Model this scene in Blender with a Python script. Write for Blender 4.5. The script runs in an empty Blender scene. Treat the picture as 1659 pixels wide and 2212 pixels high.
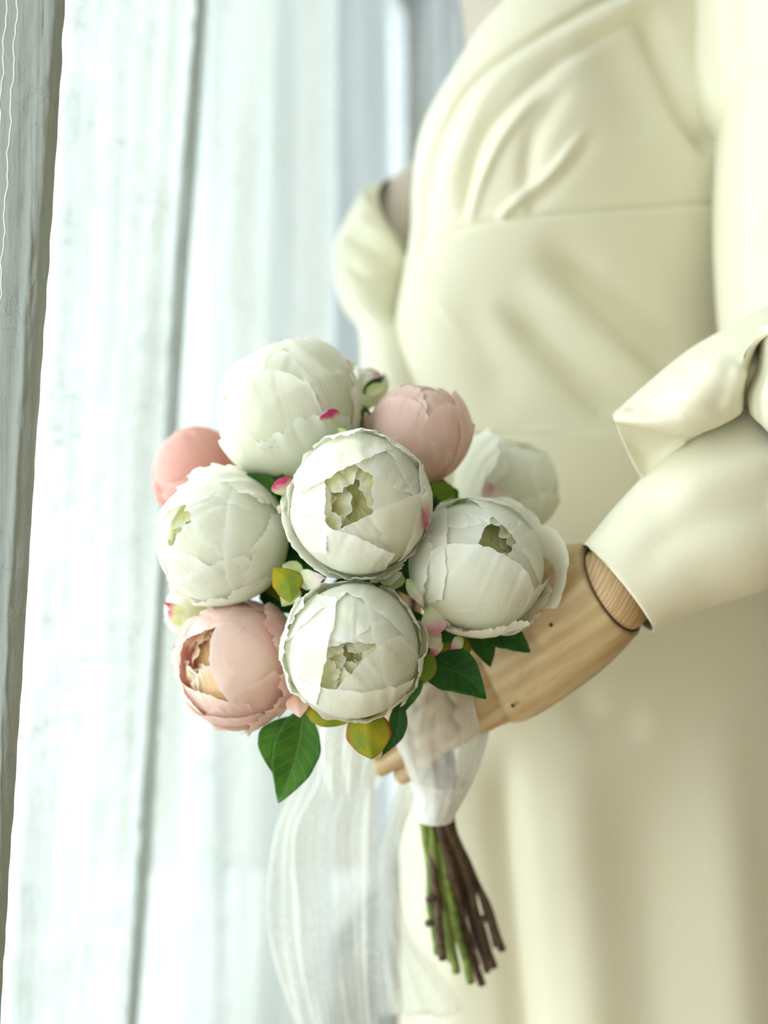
import bpy, math, random
import numpy as np
from mathutils import Vector, Matrix, Quaternion

# ---------------------------------------------------------------- camera, world, light, exposure
S = bpy.context.scene
C = S.collection
F = 2212.0; CX = 829.5; CY = 1106.0; CZ = 1.05

def P(px, py, d):
    """a point d metres in front of the lens that the photograph shows at pixel px, py"""
    return np.array([(px - CX) / F * d, d, CZ + (CY - py) / F * d])

cam_d = bpy.data.cameras.new('camera'); cam = bpy.data.objects.new('camera', cam_d); C.objects.link(cam)
cam.location = (0, 0, CZ); cam.rotation_euler = (math.pi / 2, 0, 0)
cam_d.sensor_fit = 'HORIZONTAL'; cam_d.sensor_width = 36.0; cam_d.lens = 36.0 * F / 1659.0
cam_d.clip_start = 0.02
cam_d.dof.use_dof = True; cam_d.dof.focus_distance = 0.605; cam_d.dof.aperture_fstop = 3.6
S.camera = cam

W = bpy.data.worlds.new('sky'); S.world = W; W.use_nodes = True
bg = W.node_tree.nodes['Background']; bg.inputs['Color'].default_value = (0.86, 0.96, 0.98, 1); bg.inputs['Strength'].default_value = 1.7

def area(name, loc, target, sx, sy, power, col):
    l = bpy.data.lights.new(name, 'AREA'); l.shape = 'RECTANGLE'; l.size = sx; l.size_y = sy; l.energy = power; l.color = col
    o = bpy.data.objects.new(name, l); C.objects.link(o); o.location = loc
    o.rotation_euler = (Vector(target) - Vector(loc)).to_track_quat('-Z', 'Y').to_euler()
    return o
# daylight in the window beside the mannequin, and an added fill lamp behind the camera
area('window_daylight', (-1.14, 0.55, 1.3), (0.21, 0.19, 1.2), 4.9, 2.9, 90, (0.89, 0.98, 0.97))
area('fill_lamp', (0.2, -2.3, 2.0), (0.15, 1.0, 1.1), 2.6, 1.8, 10, (0.97, 1.0, 0.94))
sun_d = bpy.data.lights.new('sun', 'SUN'); sun_d.energy = 1.6; sun_d.angle = 0.01; sun_d.color = (1, .96, .88)
sun = bpy.data.objects.new('sun', sun_d); C.objects.link(sun)
sun.rotation_euler = Vector((0.62, -0.42, -0.70)).to_track_quat('-Z', 'Y').to_euler()

S.view_settings.view_transform = 'Standard'; S.view_settings.look = 'None'
S.view_settings.gamma = 1.0; S.view_settings.use_curve_mapping = False
S.view_settings.exposure = 0.26
S.cycles.max_bounces = 8; S.cycles.diffuse_bounces = 4; S.cycles.transparent_max_bounces = 12
S.cycles.transmission_bounces = 4; S.cycles.glossy_bounces = 2
S.cycles.caustics_reflective = False; S.cycles.caustics_refractive = False
S.cycles.sample_clamp_indirect = 3.0

rng = np.random.RandomState(7)

# ---------------------------------------------------------------- materials
def hexc(h):
    h = h.lstrip('#'); v = [int(h[i:i+2], 16) / 255 for i in (0, 2, 4)]
    return tuple((c / 12.92 if c <= .04045 else ((c + .055) / 1.055) ** 2.4) for c in v) + (1,)

class NT:
    def __init__(s, name):
        s.m = bpy.data.materials.new(name); s.m.use_nodes = True; s.t = s.m.node_tree
        s.t.nodes.clear(); s.out = s.n('ShaderNodeOutputMaterial')
    def n(s, typ, **kw):
        nd = s.t.nodes.new(typ)
        for k, v in kw.items():
            if k in nd.inputs.keys() or isinstance(k, int): nd.inputs[k].default_value = v
            else: setattr(nd, k, v)
        return nd
    def l(s, a, b): s.t.links.new(a, b)
    def math(s, op, a, b=None, c=None, clamp=False):
        nd = s.t.nodes.new('ShaderNodeMath'); nd.operation = op; nd.use_clamp = clamp
        for i, x in enumerate((a, b, c)):
            if x is None: continue
            if isinstance(x, (int, float)): nd.inputs[i].default_value = x
            else: s.l(x, nd.inputs[i])
        return nd.outputs[0]
    def mix(s, f, a, b):
        nd = s.t.nodes.new('ShaderNodeMix'); nd.data_type = 'RGBA'
        for i, x in ((0, f), (6, a), (7, b)):
            if isinstance(x, (int, float, tuple)): nd.inputs[i].default_value = x
            else: s.l(x, nd.inputs[i])
        return nd.outputs[2]
    def attr(s, name):
        return s.n('ShaderNodeAttribute', attribute_name=name).outputs['Fac']
    def coord(s, scale=(1, 1, 1), rot=(0, 0, 0)):
        tc = s.n('ShaderNodeTexCoord'); mp = s.n('ShaderNodeMapping'); s.l(tc.outputs['Object'], mp.inputs[0])
        mp.inputs['Scale'].default_value = scale; mp.inputs['Rotation'].default_value = rot
        return mp.outputs[0]
    def noise(s, vec, scale, detail=3, rough=.5):
        nd = s.n('ShaderNodeTexNoise'); nd.inputs['Scale'].default_value = scale; nd.inputs['Detail'].default_value = detail
        nd.inputs['Roughness'].default_value = rough; s.l(vec, nd.inputs['Vector']); return nd.outputs['Fac']
    def ramp(s, f, a, b, lo=0., hi=1.):
        nd = s.n('ShaderNodeMapRange'); nd.inputs['From Min'].default_value = a; nd.inputs['From Max'].default_value = b
        nd.inputs['To Min'].default_value = lo; nd.inputs['To Max'].default_value = hi; s.l(f, nd.inputs['Value']); return nd.outputs[0]
    def bump(s, h, strength, dist):
        nd = s.n('ShaderNodeBump'); nd.inputs['Strength'].default_value = strength; nd.inputs['Distance'].default_value = dist
        s.l(h, nd.inputs['Height']); return nd.outputs[0]

def petal_material(name, base, tip, inner, pinkcol, transl=.40, rimcol=(.97, .98, .95, 1)):
    k = NT(name); v = k.attr('along'); pk = k.attr('blush')
    vec = k.coord(); n1 = k.noise(vec, 60, 3)
    col = k.mix(k.ramp(v, .15, .75), base, tip)
    col = k.mix(k.ramp(n1, .35, .75, 0, .12), col, inner)
    e = k.math('MULTIPLY', pk, k.ramp(k.noise(vec, 110, 2), .3, .6, .55, 1.0))
    col = k.mix(e, col, pinkcol)
    rim = k.attr('rim'); col = k.mix(k.math('MULTIPLY', k.ramp(rim, .90, .985), k.math('SUBTRACT', .75, e)), col, rimcol)
    ob = k.noise(k.coord((1, 1, .35)), 90, 4, .6); fine = k.noise(vec, 900, 2)
    h = k.math('ADD', k.math('ADD', ob, k.math('MULTIPLY', fine, .10)), k.math('MULTIPLY', k.ramp(rim, .93, .99), .5))
    nb = k.bump(h, .45, .0020)
    p = k.n('ShaderNodeBsdfPrincipled', Roughness=.62); k.l(col, p.inputs['Base Color']); k.l(nb, p.inputs['Normal'])
    p.inputs['Specular IOR Level'].default_value = .3
    tr = k.n('ShaderNodeBsdfTranslucent'); k.l(col, tr.inputs['Color'])
    mx = k.n('ShaderNodeMixShader'); mx.inputs[0].default_value = transl
    k.l(p.outputs[0], mx.inputs[1]); k.l(tr.outputs[0], mx.inputs[2]); k.l(mx.outputs[0], k.out.inputs[0]); return k.m
M = {}
M['white_petal'] = petal_material('white_petal', hexc('#e4ebbb'), hexc('#f6f7ea'), hexc('#eef0da'), hexc('#d9538c'))
M['cream_petal'] = petal_material('cream_petal', hexc('#ecea9e'), hexc('#f4f2c2'), hexc('#efedb0'), hexc('#e6e090'), .5)
M['pink_petal'] = petal_material('pink_petal', hexc('#eebda6'), hexc('#f6dacf'), hexc('#f2cabd'), hexc('#ec8f9c'), .34, (.95, .80, .75, 1))
M['deep_pink'] = petal_material('deep_pink_petal', hexc('#e7a493'), hexc('#f0bab0'), hexc('#ecb0a4'), hexc('#ec8f9c'), .34, (.90, .66, .60, 1))
M['peach_petal'] = petal_material('peach_petal', hexc('#edb878'), hexc('#f8e3bc'), hexc('#f2d09a'), hexc('#f0c890'), .5)

def leaf_material(name, dark, light, edge, veins=1.0):
    k = NT(name); t = k.attr('along'); s_ = k.attr('across'); a = k.math('ABSOLUTE', s_)
    vec = k.coord(); n1 = k.noise(vec, 45, 3)
    col = k.mix(k.ramp(n1, .35, .65), dark, light)
    col = k.mix(k.math('MULTIPLY', k.ramp(a, .78, 1.0), k.ramp(k.noise(vec, 60, 1), .35, .6)), col, edge)
    ph = k.math('FRACT', k.math('MULTIPLY', k.math('SUBTRACT', t, k.math('MULTIPLY', a, .22)), 7.0))
    vein = k.ramp(k.math('ABSOLUTE', k.math('SUBTRACT', ph, .5)), 0, .07, 1, 0)
    mid = k.ramp(a, 0, .06, 1, 0)
    vm = k.math('MULTIPLY', k.math('MAXIMUM', vein, mid), .3 * veins)
    col = k.mix(vm, col, hexc('#8fae5c'))
    vo = k.n('ShaderNodeTexVoronoi', feature='DISTANCE_TO_EDGE'); vo.inputs['Scale'].default_value = 420; k.l(vec, vo.inputs['Vector'])
    net = k.ramp(vo.outputs['Distance'], 0, .12, 1, 0)
    h = k.math('SUBTRACT', k.math('MULTIPLY', net, -.35), k.math('MULTIPLY', vm, 2.0))
    nb = k.bump(h, .35, .0012)
    p = k.n('ShaderNodeBsdfPrincipled', Roughness=.62); k.l(col, p.inputs['Base Color']); k.l(nb, p.inputs['Normal'])
    p.inputs['Specular IOR Level'].default_value = .22
    k.l(p.outputs[0], k.out.inputs[0]); return k.m
M['leaf'] = leaf_material('leaf_green', hexc('#2a5614'), hexc('#497820'), hexc('#3f7430'))
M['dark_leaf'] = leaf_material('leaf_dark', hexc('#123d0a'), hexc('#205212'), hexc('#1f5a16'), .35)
M['sepal'] = leaf_material('sepal_olive', hexc('#5f7a22'), hexc('#6f8a2a'), hexc('#9a4f1c'), .15)
M['sepal_yellow'] = leaf_material('sepal_yellow', hexc('#6c8226'), hexc('#a89a1c'), hexc('#a0431c'), .1)
M['pale_sepal'] = leaf_material('sepal_pale', hexc('#b9c98a'), hexc('#d4dcae'), hexc('#a8c070'), .2)

def simple(name, col, rough=.6, spec=.3, bump=None, sheen=0):
    k = NT(name); p = k.n('ShaderNodeBsdfPrincipled', Roughness=rough); p.inputs['Base Color'].default_value = col
    p.inputs['Specular IOR Level'].default_value = spec
    if sheen: p.inputs['Sheen Weight'].default_value = sheen
    if bump:
        sc, st, di = bump; k.l(k.bump(k.noise(k.coord(), sc, 3), st, di), p.inputs['Normal'])
    k.l(p.outputs[0], k.out.inputs[0]); return k.m

def satin():
    k = NT('ivory_satin'); vec = k.coord()
    n1 = k.noise(vec, 1400, 2)
    col = k.mix(k.ramp(n1, .3, .7), hexc('#e4e1c8'), hexc('#ebe8d3'))
    p = k.n('ShaderNodeBsdfPrincipled', Roughness=.46); k.l(col, p.inputs['Base Color'])
    p.inputs['Specular IOR Level'].default_value = .35; p.inputs['Sheen Weight'].default_value = .15
    k.l(k.bump(n1, .10, .0006), p.inputs['Normal']); k.l(p.outputs[0], k.out.inputs[0]); return k.m
M['satin'] = satin()
M['mannequin'] = simple('mannequin_cloth', hexc('#cfc3b6'), .75, .2, (900, .2, .0005))
M['thread'] = simple('thread', hexc('#e6ebe4'), .6)
M['wall'] = simple('wall_paint', hexc('#b5b1a2'), .85, .15, (120, .1, .001))
M['ceiling'] = simple('ceiling_paint', hexc('#c6c5bd'), .9, .1, (120, .1, .001))
M['frame'] = simple('window_frame_paint', hexc('#dfe3e6'), .4)

def floor_mat():
    k = NT('floor_boards'); v = k.coord((1, 6, 1)); n = k.noise(v, 4, 4)
    col = k.mix(n, hexc('#c9b08a'), hexc('#ab8c63'))
    p = k.n('ShaderNodeBsdfPrincipled', Roughness=.5); k.l(col, p.inputs['Base Color']); k.l(p.outputs[0], k.out.inputs[0]); return k.m
M['floor'] = floor_mat()

def wood(name, a, b, c, scale, rot, lines):
    k = NT(name); mp = k.n('ShaderNodeMapping'); k.l(k.coord((1, 1, 1), rot), mp.inputs[0]); mp.inputs['Scale'].default_value = scale; v = mp.outputs[0]
    w = k.n('ShaderNodeTexWave', wave_type='BANDS', bands_direction='Z'); k.l(v, w.inputs['Vector'])
    w.inputs['Scale'].default_value = lines; w.inputs['Distortion'].default_value = 7.0; w.inputs['Detail'].default_value = 3
    w.inputs['Detail Scale'].default_value = .7
    col = k.mix(k.ramp(w.outputs['Fac'], .0, 1.), a, b)
    col = k.mix(k.ramp(k.noise(v, 9, 4, .7), .45, .75), col, c)
    p = k.n('ShaderNodeBsdfPrincipled', Roughness=.5); k.l(col, p.inputs['Base Color']); p.inputs['Specular IOR Level'].default_value = .35
    k.l(k.bump(w.outputs['Fac'], .05, .0005), p.inputs['Normal']); k.l(p.outputs[0], k.out.inputs[0]); return k.m
M['wood'] = wood('pale_wood', hexc('#c4ae86'), hexc('#b59b72'), hexc('#ae8f68'), (2.2, 9, 26), (0, math.radians(38), 0), .9)
M['wood_end'] = wood('wrist_wood', hexc('#cdb48c'), hexc('#b8966c'), hexc('#ab8860'), (5, 10, 60), (0, math.radians(62), 0), 2.0)
M['pin'] = simple('pin_hole', hexc('#3a3426'), .7)

def stem_mat(name, a, b):
    k = NT(name); v = k.coord((1, 1, .25)); n = k.noise(v, 120, 4, .6)
    col = k.mix(k.ramp(n, .35, .65), a, b)
    p = k.n('ShaderNodeBsdfPrincipled', Roughness=.7); k.l(col, p.inputs['Base Color']); k.l(k.bump(n, .6, .002), p.inputs['Normal'])
    k.l(p.outputs[0], k.out.inputs[0]); return k.m
M['stem_brown'] = stem_mat('stem_brown', hexc('#35281b'), hexc('#604b38'))
M['stem_green'] = stem_mat('stem_green', hexc('#56682a'), hexc('#8a9c4e'))

def sheer(name, col, transp, transl, wrinkle=1.0, crease_amt=.6):
    k = NT(name); vec = k.coord((1, 1, .5)); v2 = k.coord((1, 1, .06)); v3 = k.coord((1, 1, 1.6))
    slub = k.noise(v2, 170, 4, .6); blot = k.noise(vec, 32, 4, .62); cr = k.noise(v3, 26, 5, .55)
    crease = k.ramp(k.math('ABSOLUTE', k.math('SUBTRACT', cr, .5)), 0, .012, 1, 0)
    mask = k.ramp(k.noise(v3, 9, 1), .5, .6)
    crease = k.math('MULTIPLY', k.math('MULTIPLY', crease, mask), crease_amt)
    h = k.math('ADD', k.math('ADD', k.math('MULTIPLY', blot, .9), k.math('MULTIPLY', slub, .35)), k.math('MULTIPLY', crease, .30))
    nb = k.bump(h, .55 * wrinkle, .006)
    d = k.n('ShaderNodeBsdfDiffuse'); d.inputs['Color'].default_value = col; k.l(nb, d.inputs['Normal'])
    t = k.n('ShaderNodeBsdfTranslucent'); t.inputs['Color'].default_value = col; k.l(nb, t.inputs['Normal'])
    m1 = k.n('ShaderNodeMixShader'); m1.inputs[0].default_value = transl; k.l(d.outputs[0], m1.inputs[1]); k.l(t.outputs[0], m1.inputs[2])
    tp = k.n('ShaderNodeBsdfTransparent')
    dens = k.math('ADD', k.math('ADD', k.ramp(blot, .3, .7, -.13, .13), k.ramp(slub, .3, .7, -.07, .07)), transp, clamp=True)
    dens = k.math('MULTIPLY', dens, k.math('SUBTRACT', 1.0, k.math('MULTIPLY', crease, .6)))
    dens = k.math('POWER', dens, k.math('MAXIMUM', k.attr('ply'), .2))     # gathered cloth lies in several layers
    lw = k.n('ShaderNodeLayerWeight'); lw.inputs['Blend'].default_value = .5    # threads close up when the cloth is seen edge on
    dens = k.math('POWER', dens, k.math('DIVIDE', 1.0, k.math('MAXIMUM', k.math('SUBTRACT', 1.0, lw.outputs['Facing']), .12)))
    m2 = k.n('ShaderNodeMixShader'); k.l(dens, m2.inputs[0]); k.l(m1.outputs[0], m2.inputs[1]); k.l(tp.outputs[0], m2.inputs[2])
    k.l(m2.outputs[0], k.out.inputs[0]); return k.m
M['sheer'] = sheer('sheer_linen', (.50, .535, .52, 1), .23, .5, 2.0)
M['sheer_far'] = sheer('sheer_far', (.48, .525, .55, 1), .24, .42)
M['lining'] = sheer('crinkled_lining', (.45, .49, .46, 1), .02, .18, 1.2, .2)
M['hem'] = sheer('curtain_hem', (.50, .53, .52, 1), .20, .4, .8)
M['organza'] = sheer('organza_ribbon', (.90, .91, .88, 1), .60, .4, .35)
M['organza_dense'] = sheer('organza_wrap', (.92, .93, .90, 1), .25, .3, .5)

def glass_mat():
    k = NT('window_glass'); tp = k.n('ShaderNodeBsdfTransparent'); g = k.n('ShaderNodeBsdfGlossy', Roughness=.02)
    m = k.n('ShaderNodeMixShader'); m.inputs[0].default_value = .05; k.l(tp.outputs[0], m.inputs[1]); k.l(g.outputs[0], m.inputs[2])
    k.l(m.outputs[0], k.out.inputs[0]); return k.m
M['glass'] = glass_mat()

# ---------------------------------------------------------------- object helpers
def mesh_obj(name, verts, faces, mat, parent=None, attrs=None, solid=0, sub=0, smooth=True, offset=-1):
    me = bpy.data.meshes.new(name); me.from_pydata([tuple(map(float, v)) for v in verts], [], faces)
    me.materials.append(mat)
    if smooth: me.polygons.foreach_set('use_smooth', [True] * len(me.polygons))
    if attrs:
        for kx, vals in attrs.items():
            a = me.attributes.new(kx, 'FLOAT', 'POINT'); a.data.foreach_set('value', np.asarray(vals, dtype=np.float32))
    me.update()
    o = bpy.data.objects.new(name, me); C.objects.link(o)
    if parent is not None: o.parent = parent
    if solid:
        s = o.modifiers.new('thickness', 'SOLIDIFY'); s.thickness = solid; s.offset = offset
    if sub:
        s = o.modifiers.new('smooth', 'SUBSURF'); s.levels = sub; s.render_levels = sub
    return o

def grid_faces(n, m, closed=False):
    """n rows of m vertices; closed joins the last column to the first"""
    f = []
    for i in range(n - 1):
        for j in range(m - (0 if closed else 1)):
            a = i * m + j; b = i * m + (j + 1) % m
            f.append((a, b, b + m, a + m))
    return f

def tag(o, label=None, cat=None, group=None, kind=None):
    if label: o['label'] = label
    if cat: o['category'] = cat
    if group: o['group'] = group
    if kind: o['kind'] = kind
    return o

def empty(name, loc, label=None, cat=None, group=None):
    o = bpy.data.objects.new(name, None); C.objects.link(o); o.location = tuple(map(float, loc)); o.empty_display_size = .02
    return tag(o, label, cat, group)

def rebase(o, origin):
    """put a mesh object's origin at `origin` without moving its vertices (parents here are unrotated empties)"""
    me = o.data; off = Vector([float(x) for x in origin])
    me.transform(Matrix.Translation(-off)); o.location = off - (o.parent.location if o.parent else Vector()); return o

def cr(pts, n):
    """Catmull-Rom resampling of a list of points"""
    p = np.array(pts, float); p = np.vstack([2 * p[0] - p[1], p, 2 * p[-1] - p[-2]])
    t = np.linspace(0, len(p) - 3 - 1e-9, n); i = t.astype(int); f = (t - i)[:, None]
    a, b, c, d = p[i], p[i + 1], p[i + 2], p[i + 3]
    return .5 * ((2 * b) + (-a + c) * f + (2 * a - 5 * b + 4 * c - d) * f ** 2 + (-a + 3 * b - 3 * c + d) * f ** 3)

def cr_grid(ctrl, n, m):
    """ctrl[row][col] of 3-vectors -> n x m x 3"""
    rows = [cr(r, m) for r in ctrl]
    a = np.array(rows); out = np.zeros((n, m, 3))
    flat = cr(a.reshape(a.shape[0], -1), n); return flat.reshape(n, m, 3)

def tube(pts, radii, seg=10, n=None):
    """closed-ended tube along points"""
    if n: q = cr([list(p) + [r] for p, r in zip(pts, radii)], n); pts, radii = q[:, :3], q[:, 3]
    pts = np.array(pts, float); V = []; Fc = []
    tang = np.gradient(pts, axis=0); tang /= np.linalg.norm(tang, axis=1)[:, None]
    up = np.array([0.3, 1, .1]); 
    for i, (p, r) in enumerate(zip(pts, radii)):
        a = np.cross(tang[i], up); a /= np.linalg.norm(a); b = np.cross(tang[i], a)
        for k in range(seg):
            t = 2 * math.pi * k / seg; V.append(p + r * (a * math.cos(t) + b * math.sin(t)))
    Fc = grid_faces(len(pts), seg, True)
    V.append(pts[0] - tang[0] * radii[0] * .3); V.append(pts[-1] + tang[-1] * radii[-1] * .3); c0, c1 = len(V) - 2, len(V) - 1
    for k in range(seg):
        Fc.append((c0, (k + 1) % seg, k)); o = (len(pts) - 1) * seg; Fc.append((c1, o + k, o + (k + 1) % seg))
    return V, Fc

def proj(V):
    V = np.asarray(V); return CX + V[:, 0] / V[:, 1] * F, CY - (V[:, 2] - CZ) / V[:, 1] * F

def poly_dist(px, py, pts):
    """signed distance to a polyline and arc parameter 0..1"""
    pts = np.array(cr(pts, max(12, 6 * len(pts)))); best = np.full(px.shape, 1e9); sg = np.ones(px.shape); tt = np.zeros(px.shape)
    seg = np.linalg.norm(np.diff(pts, axis=0), axis=1); L = np.concatenate([[0], np.cumsum(seg)]); tot = L[-1]
    for i in range(len(pts) - 1):
        ax, ay = pts[i]; dx, dy = pts[i + 1] - pts[i]; l2 = dx * dx + dy * dy + 1e-9
        t = np.clip(((px - ax) * dx + (py - ay) * dy) / l2, 0, 1)
        d = np.hypot(px - ax - t * dx, py - ay - t * dy); m = d < best
        best[m] = d[m]; tt[m] = ((L[i] + t * seg[i]) / tot)[m]
        sg[m] = np.sign((px - ax) * dy - (py - ay) * dx)[m]
    return best * sg, tt

def sculpt(V, N, folds, facing=None):
    """push vertices along their normals: cloth folds laid down as ridges, valleys and steps"""
    px, py = proj(V); disp = np.zeros(len(V))
    for kind, pts, amp, w, *rest in folds:
        sd, t = poly_dist(px, py, pts)
        e0, e1 = rest[1] if len(rest) > 1 else (.15, .15)
        taper = np.clip(t / max(e0, 1e-4), 0, 1) * np.clip((1 - t) / max(e1, 1e-4), 0, 1); taper = taper * taper * (3 - 2 * taper)
        if e0 == 0: taper = np.clip((1 - t) / max(e1, 1e-4), 0, 1)
        if kind == 'ridge': disp += amp * np.exp(-(sd / w) ** 2) * taper
        elif kind == 'step':
            W2 = rest[0]; disp += amp * taper * .5 * (1 + np.tanh(sd / w)) * np.exp(-np.maximum(sd, 0) / W2)
    if facing is not None: disp *= facing
    return V + N * disp[:, None]

def grid_normals(G):
    du = np.gradient(G, axis=1); dv = np.gradient(G, axis=0); n = np.cross(du, dv)
    return n / (np.linalg.norm(n, axis=2)[..., None] + 1e-12)

def box(name, c, s, mat, parent=None, rotz=0):
    x, y, z = [k / 2 for k in s]
    V = [(a * x, b * y, d * z) for a in (-1, 1) for b in (-1, 1) for d in (-1, 1)]
    Fc = [(0, 1, 3, 2), (4, 6, 7, 5), (0, 4, 5, 1), (2, 3, 7, 6), (0, 2, 6, 4), (1, 5, 7, 3)]
    o = mesh_obj(name, V, Fc, mat, parent, smooth=False); o.location = c; o.rotation_euler = (0, 0, rotz); return o

# ---------------------------------------------------------------- the room
WA = math.atan(0.27)                                                 # the window wall runs away from the camera, a little to the right
def wall_pt(y, off=0):                                               # a point of the window wall's inner face
    return (-0.62 + 0.27 * y - off, y)
def wall_box(name, y0, y1, z0, z1, th, off, mat, parent=None):
    ym = (y0 + y1) / 2; x, y = wall_pt(ym); nx, ny = -math.cos(WA), math.sin(WA)
    c = (x + nx * (off + th / 2), y + ny * (off + th / 2), (z0 + z1) / 2)
    return box(name, c, (th, (y1 - y0) / math.cos(WA), z1 - z0), mat, parent, -WA)
def slab(name, z0, z1, mat):
    q = [wall_pt(-3.05, .12), (3.1, -3.05), (3.1, 3.1), wall_pt(3.1, .12)]
    V = [(x, y, z) for z in (z0, z1) for x, y in q]
    tag(mesh_obj(name, V, [(3, 2, 1, 0), (4, 5, 6, 7)] + [(i, (i + 1) % 4, 4 + (i + 1) % 4, 4 + i) for i in range(4)], mat, smooth=False), kind='structure')
slab('floor', -.1, 0, M['floor']); slab('ceiling', 2.6, 2.7, M['ceiling'])
tag(box('wall_back', (1.2, 3.05, 1.3), (4.0, .1, 2.6), M['wall']), kind='structure')
tag(box('wall_right', (3.05, 0, 1.3), (.1, 6.0, 2.6), M['wall']), kind='structure')
tag(box('wall_front', (1.0, -3.05, 1.3), (4.6, .1, 2.6), M['wall']), kind='structure')
wl = wall_box('wall_left', -3.0, -2.0, 0, 2.6, .12, 0, M['wall']); tag(wl, kind='structure')
for k, (a, b, z0, z1) in enumerate([(2.75, 3.05, 0, 2.6), (-2.0, 2.75, 0, .12), (-2.0, 2.75, 2.42, 2.6)]):
    tag(wall_box('wall_left', a, b, z0, z1, .12, 0, M['wall']), kind='structure')
win = bpy.data.objects.new('window_1', None); C.objects.link(win); tag(win, kind='structure')
for a, b, z0, z1 in [(-2.0, -1.94, .12, 2.42), (2.69, 2.75, .12, 2.42), (-1.94, 2.69, .12, .18), (-1.94, 2.69, 2.36, 2.42), (-.82, -.76, .18, 2.36), (.35, .41, .18, 2.36), (1.52, 1.58, .18, 2.36)]:
    wall_box('window_frame', a, b, z0, z1, .05, .05, M['frame'], win)
for a, b in [(-1.94, -.82), (-.76, .35), (.41, 1.52), (1.58, 2.69)]:
    wall_box('pane', a, b, .18, 2.36, .006, .07, M['glass'], win)

# ---------------------------------------------------------------- curtains
def curtain(name, cols, folds, mat, label, ncol=260, nrow=90, z0=.03, z1=2.40, wob=.004, seed=0, group=None, thick=0, crinkle=0, ply=((0, 1), (1, 1)), plyw=(0, 9), plyz=1):
    """cols: (px at the top of the picture, px at its foot, distance). folds: (waves, amplitude, phase)"""
    r = np.random.RandomState(seed)
    top = cr([P(a, 0, d) for a, b, d in cols], ncol); bot = cr([P(b, 2212, d) for a, b, d in cols], ncol)
    s = np.linspace(0, 1, ncol); dz = (top - bot); G = np.zeros((nrow, ncol, 3))
    tg = np.gradient((top + bot) / 2, axis=0)[:, :2]; tg /= np.linalg.norm(tg, axis=1)[:, None]; nm = np.stack([tg[:, 1], -tg[:, 0]], 1)
    for i in range(nrow):
        z = z0 + (z1 - z0) * i / (nrow - 1); f = (z - bot[:, 2]) / dz[:, 2]; p = bot + dz * f[:, None]
        off = np.zeros(ncol)
        for w, a, ph in folds:
            off += a * np.sin(2 * math.pi * (w * s + ph + .05 * math.sin(2.1 * z + w + seed)))
        off += wob * np.sin(9 * z + 7 * s + seed) * np.sin(40 * s + seed)
        for q in range(14 if crinkle else 0):                          # small puckers of the woven crinkle
            rq = np.random.RandomState(seed * 50 + q); kz, ks = rq.uniform(60, 260), rq.uniform(-90, 90)
            off += crinkle * np.sin(kz * z + ks * s + 6 * rq.rand()) * np.clip(np.sin(rq.uniform(3, 9) * z + rq.uniform(10, 30) * s + 6 * rq.rand()) - .2, 0, 1)
        p[:, :2] += nm * off[:, None]; p[:, 2] = z; G[i] = p
    pl = np.interp(s, [a for a, b in ply], [b for a, b in ply]) + plyw[0] * np.sin(2 * math.pi * plyw[1] * s + seed) * np.sin(5.3 * s + seed)
    o = mesh_obj(name, G.reshape(-1, 3), grid_faces(nrow, ncol), mat, solid=thick, attrs={'ply': (pl[None, :] * (plyz + (1 - plyz) * np.clip((G[:, :, 2] - .85) / .55, 0, 1))).ravel()})
    tag(o, label, 'curtain', group); return o, G
curtain('curtain', [(90, -60, .86), (180, 40, .90), (262, 120, .94), (340, 205, 1.00), (410, 262, 1.06), (436, 285, 1.13), (408, 268, 1.17), (430, 290, 1.20)],
        [(2.5, .012, .1), (6.2, .006, .3), (15, .0022, .2)], M['sheer'], 'sheer crinkled white curtain beside the grey curtain edge, nearest bright panel', seed=1, nrow=420, ncol=320, crinkle=.0006, ply=((0, 1.1), (.2, 1.0), (.32, 1.6), (.48, .9), (.6, 1.1), (.75, 1.9), (.92, 2.4), (1, 2.2)), plyw=(.45, 9))
curtain('curtain', [(400, 260, 1.20), (470, 350, 1.27), (560, 480, 1.38), (640, 600, 1.50), (700, 670, 1.62), (735, 690, 1.70)],
        [(2.2, .010, .4), (5.3, .004, .1)], M['sheer'], 'bright smooth sheer curtain panel behind the bouquet, left of the grey-blue folds', seed=2, ply=((0, .7), (.35, .9), (.5, .8), (.66, 1.5), (.8, .6), (1, .8)), plyw=(.25, 8))
curtain('curtain', [(690, 690, 1.72), (760, 780, 1.80), (840, 860, 1.9), (920, 950, 2.0), (1020, 1060, 2.1), (1120, 1160, 2.2), (1260, 1300, 2.35)],
        [(4.0, .035, .35), (13, .006, .1)], M['sheer_far'], 'far curtain in deep grey-blue folds behind the mannequin\'s shoulder', seed=3,
        ply=((0, .5), (.01, .5), (.04, 1.9), (.14, 1.5), (.20, 2.2), (.26, 2.2), (.29, .2), (.44, .3), (.48, 2.0), (.54, 2.6), (.56, .4), (.61, .5), (.63, 3), (1, 3)), plyz=.35)
hemG = cr_grid([[P(a, 0, d), P(b, 2212, d)] for a, b, d in [(404, 264, 1.115), (420, 278, 1.10), (438, 292, 1.11), (446, 298, 1.13), (436, 290, 1.15)]], 24, 60)
ext = (hemG[:, -1] - hemG[:, 0]); zz = np.linspace(2.4, .03, 80)
V = [hemG[i, 0] + ext[i] * ((z - hemG[i, 0, 2]) / ext[i, 2]) for z in zz for i in range(24)]
o = mesh_obj('side_hem', V, grid_faces(80, 24), M['hem'], bpy.data.objects['curtain'], {'ply': [1] * len(V)})
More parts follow.
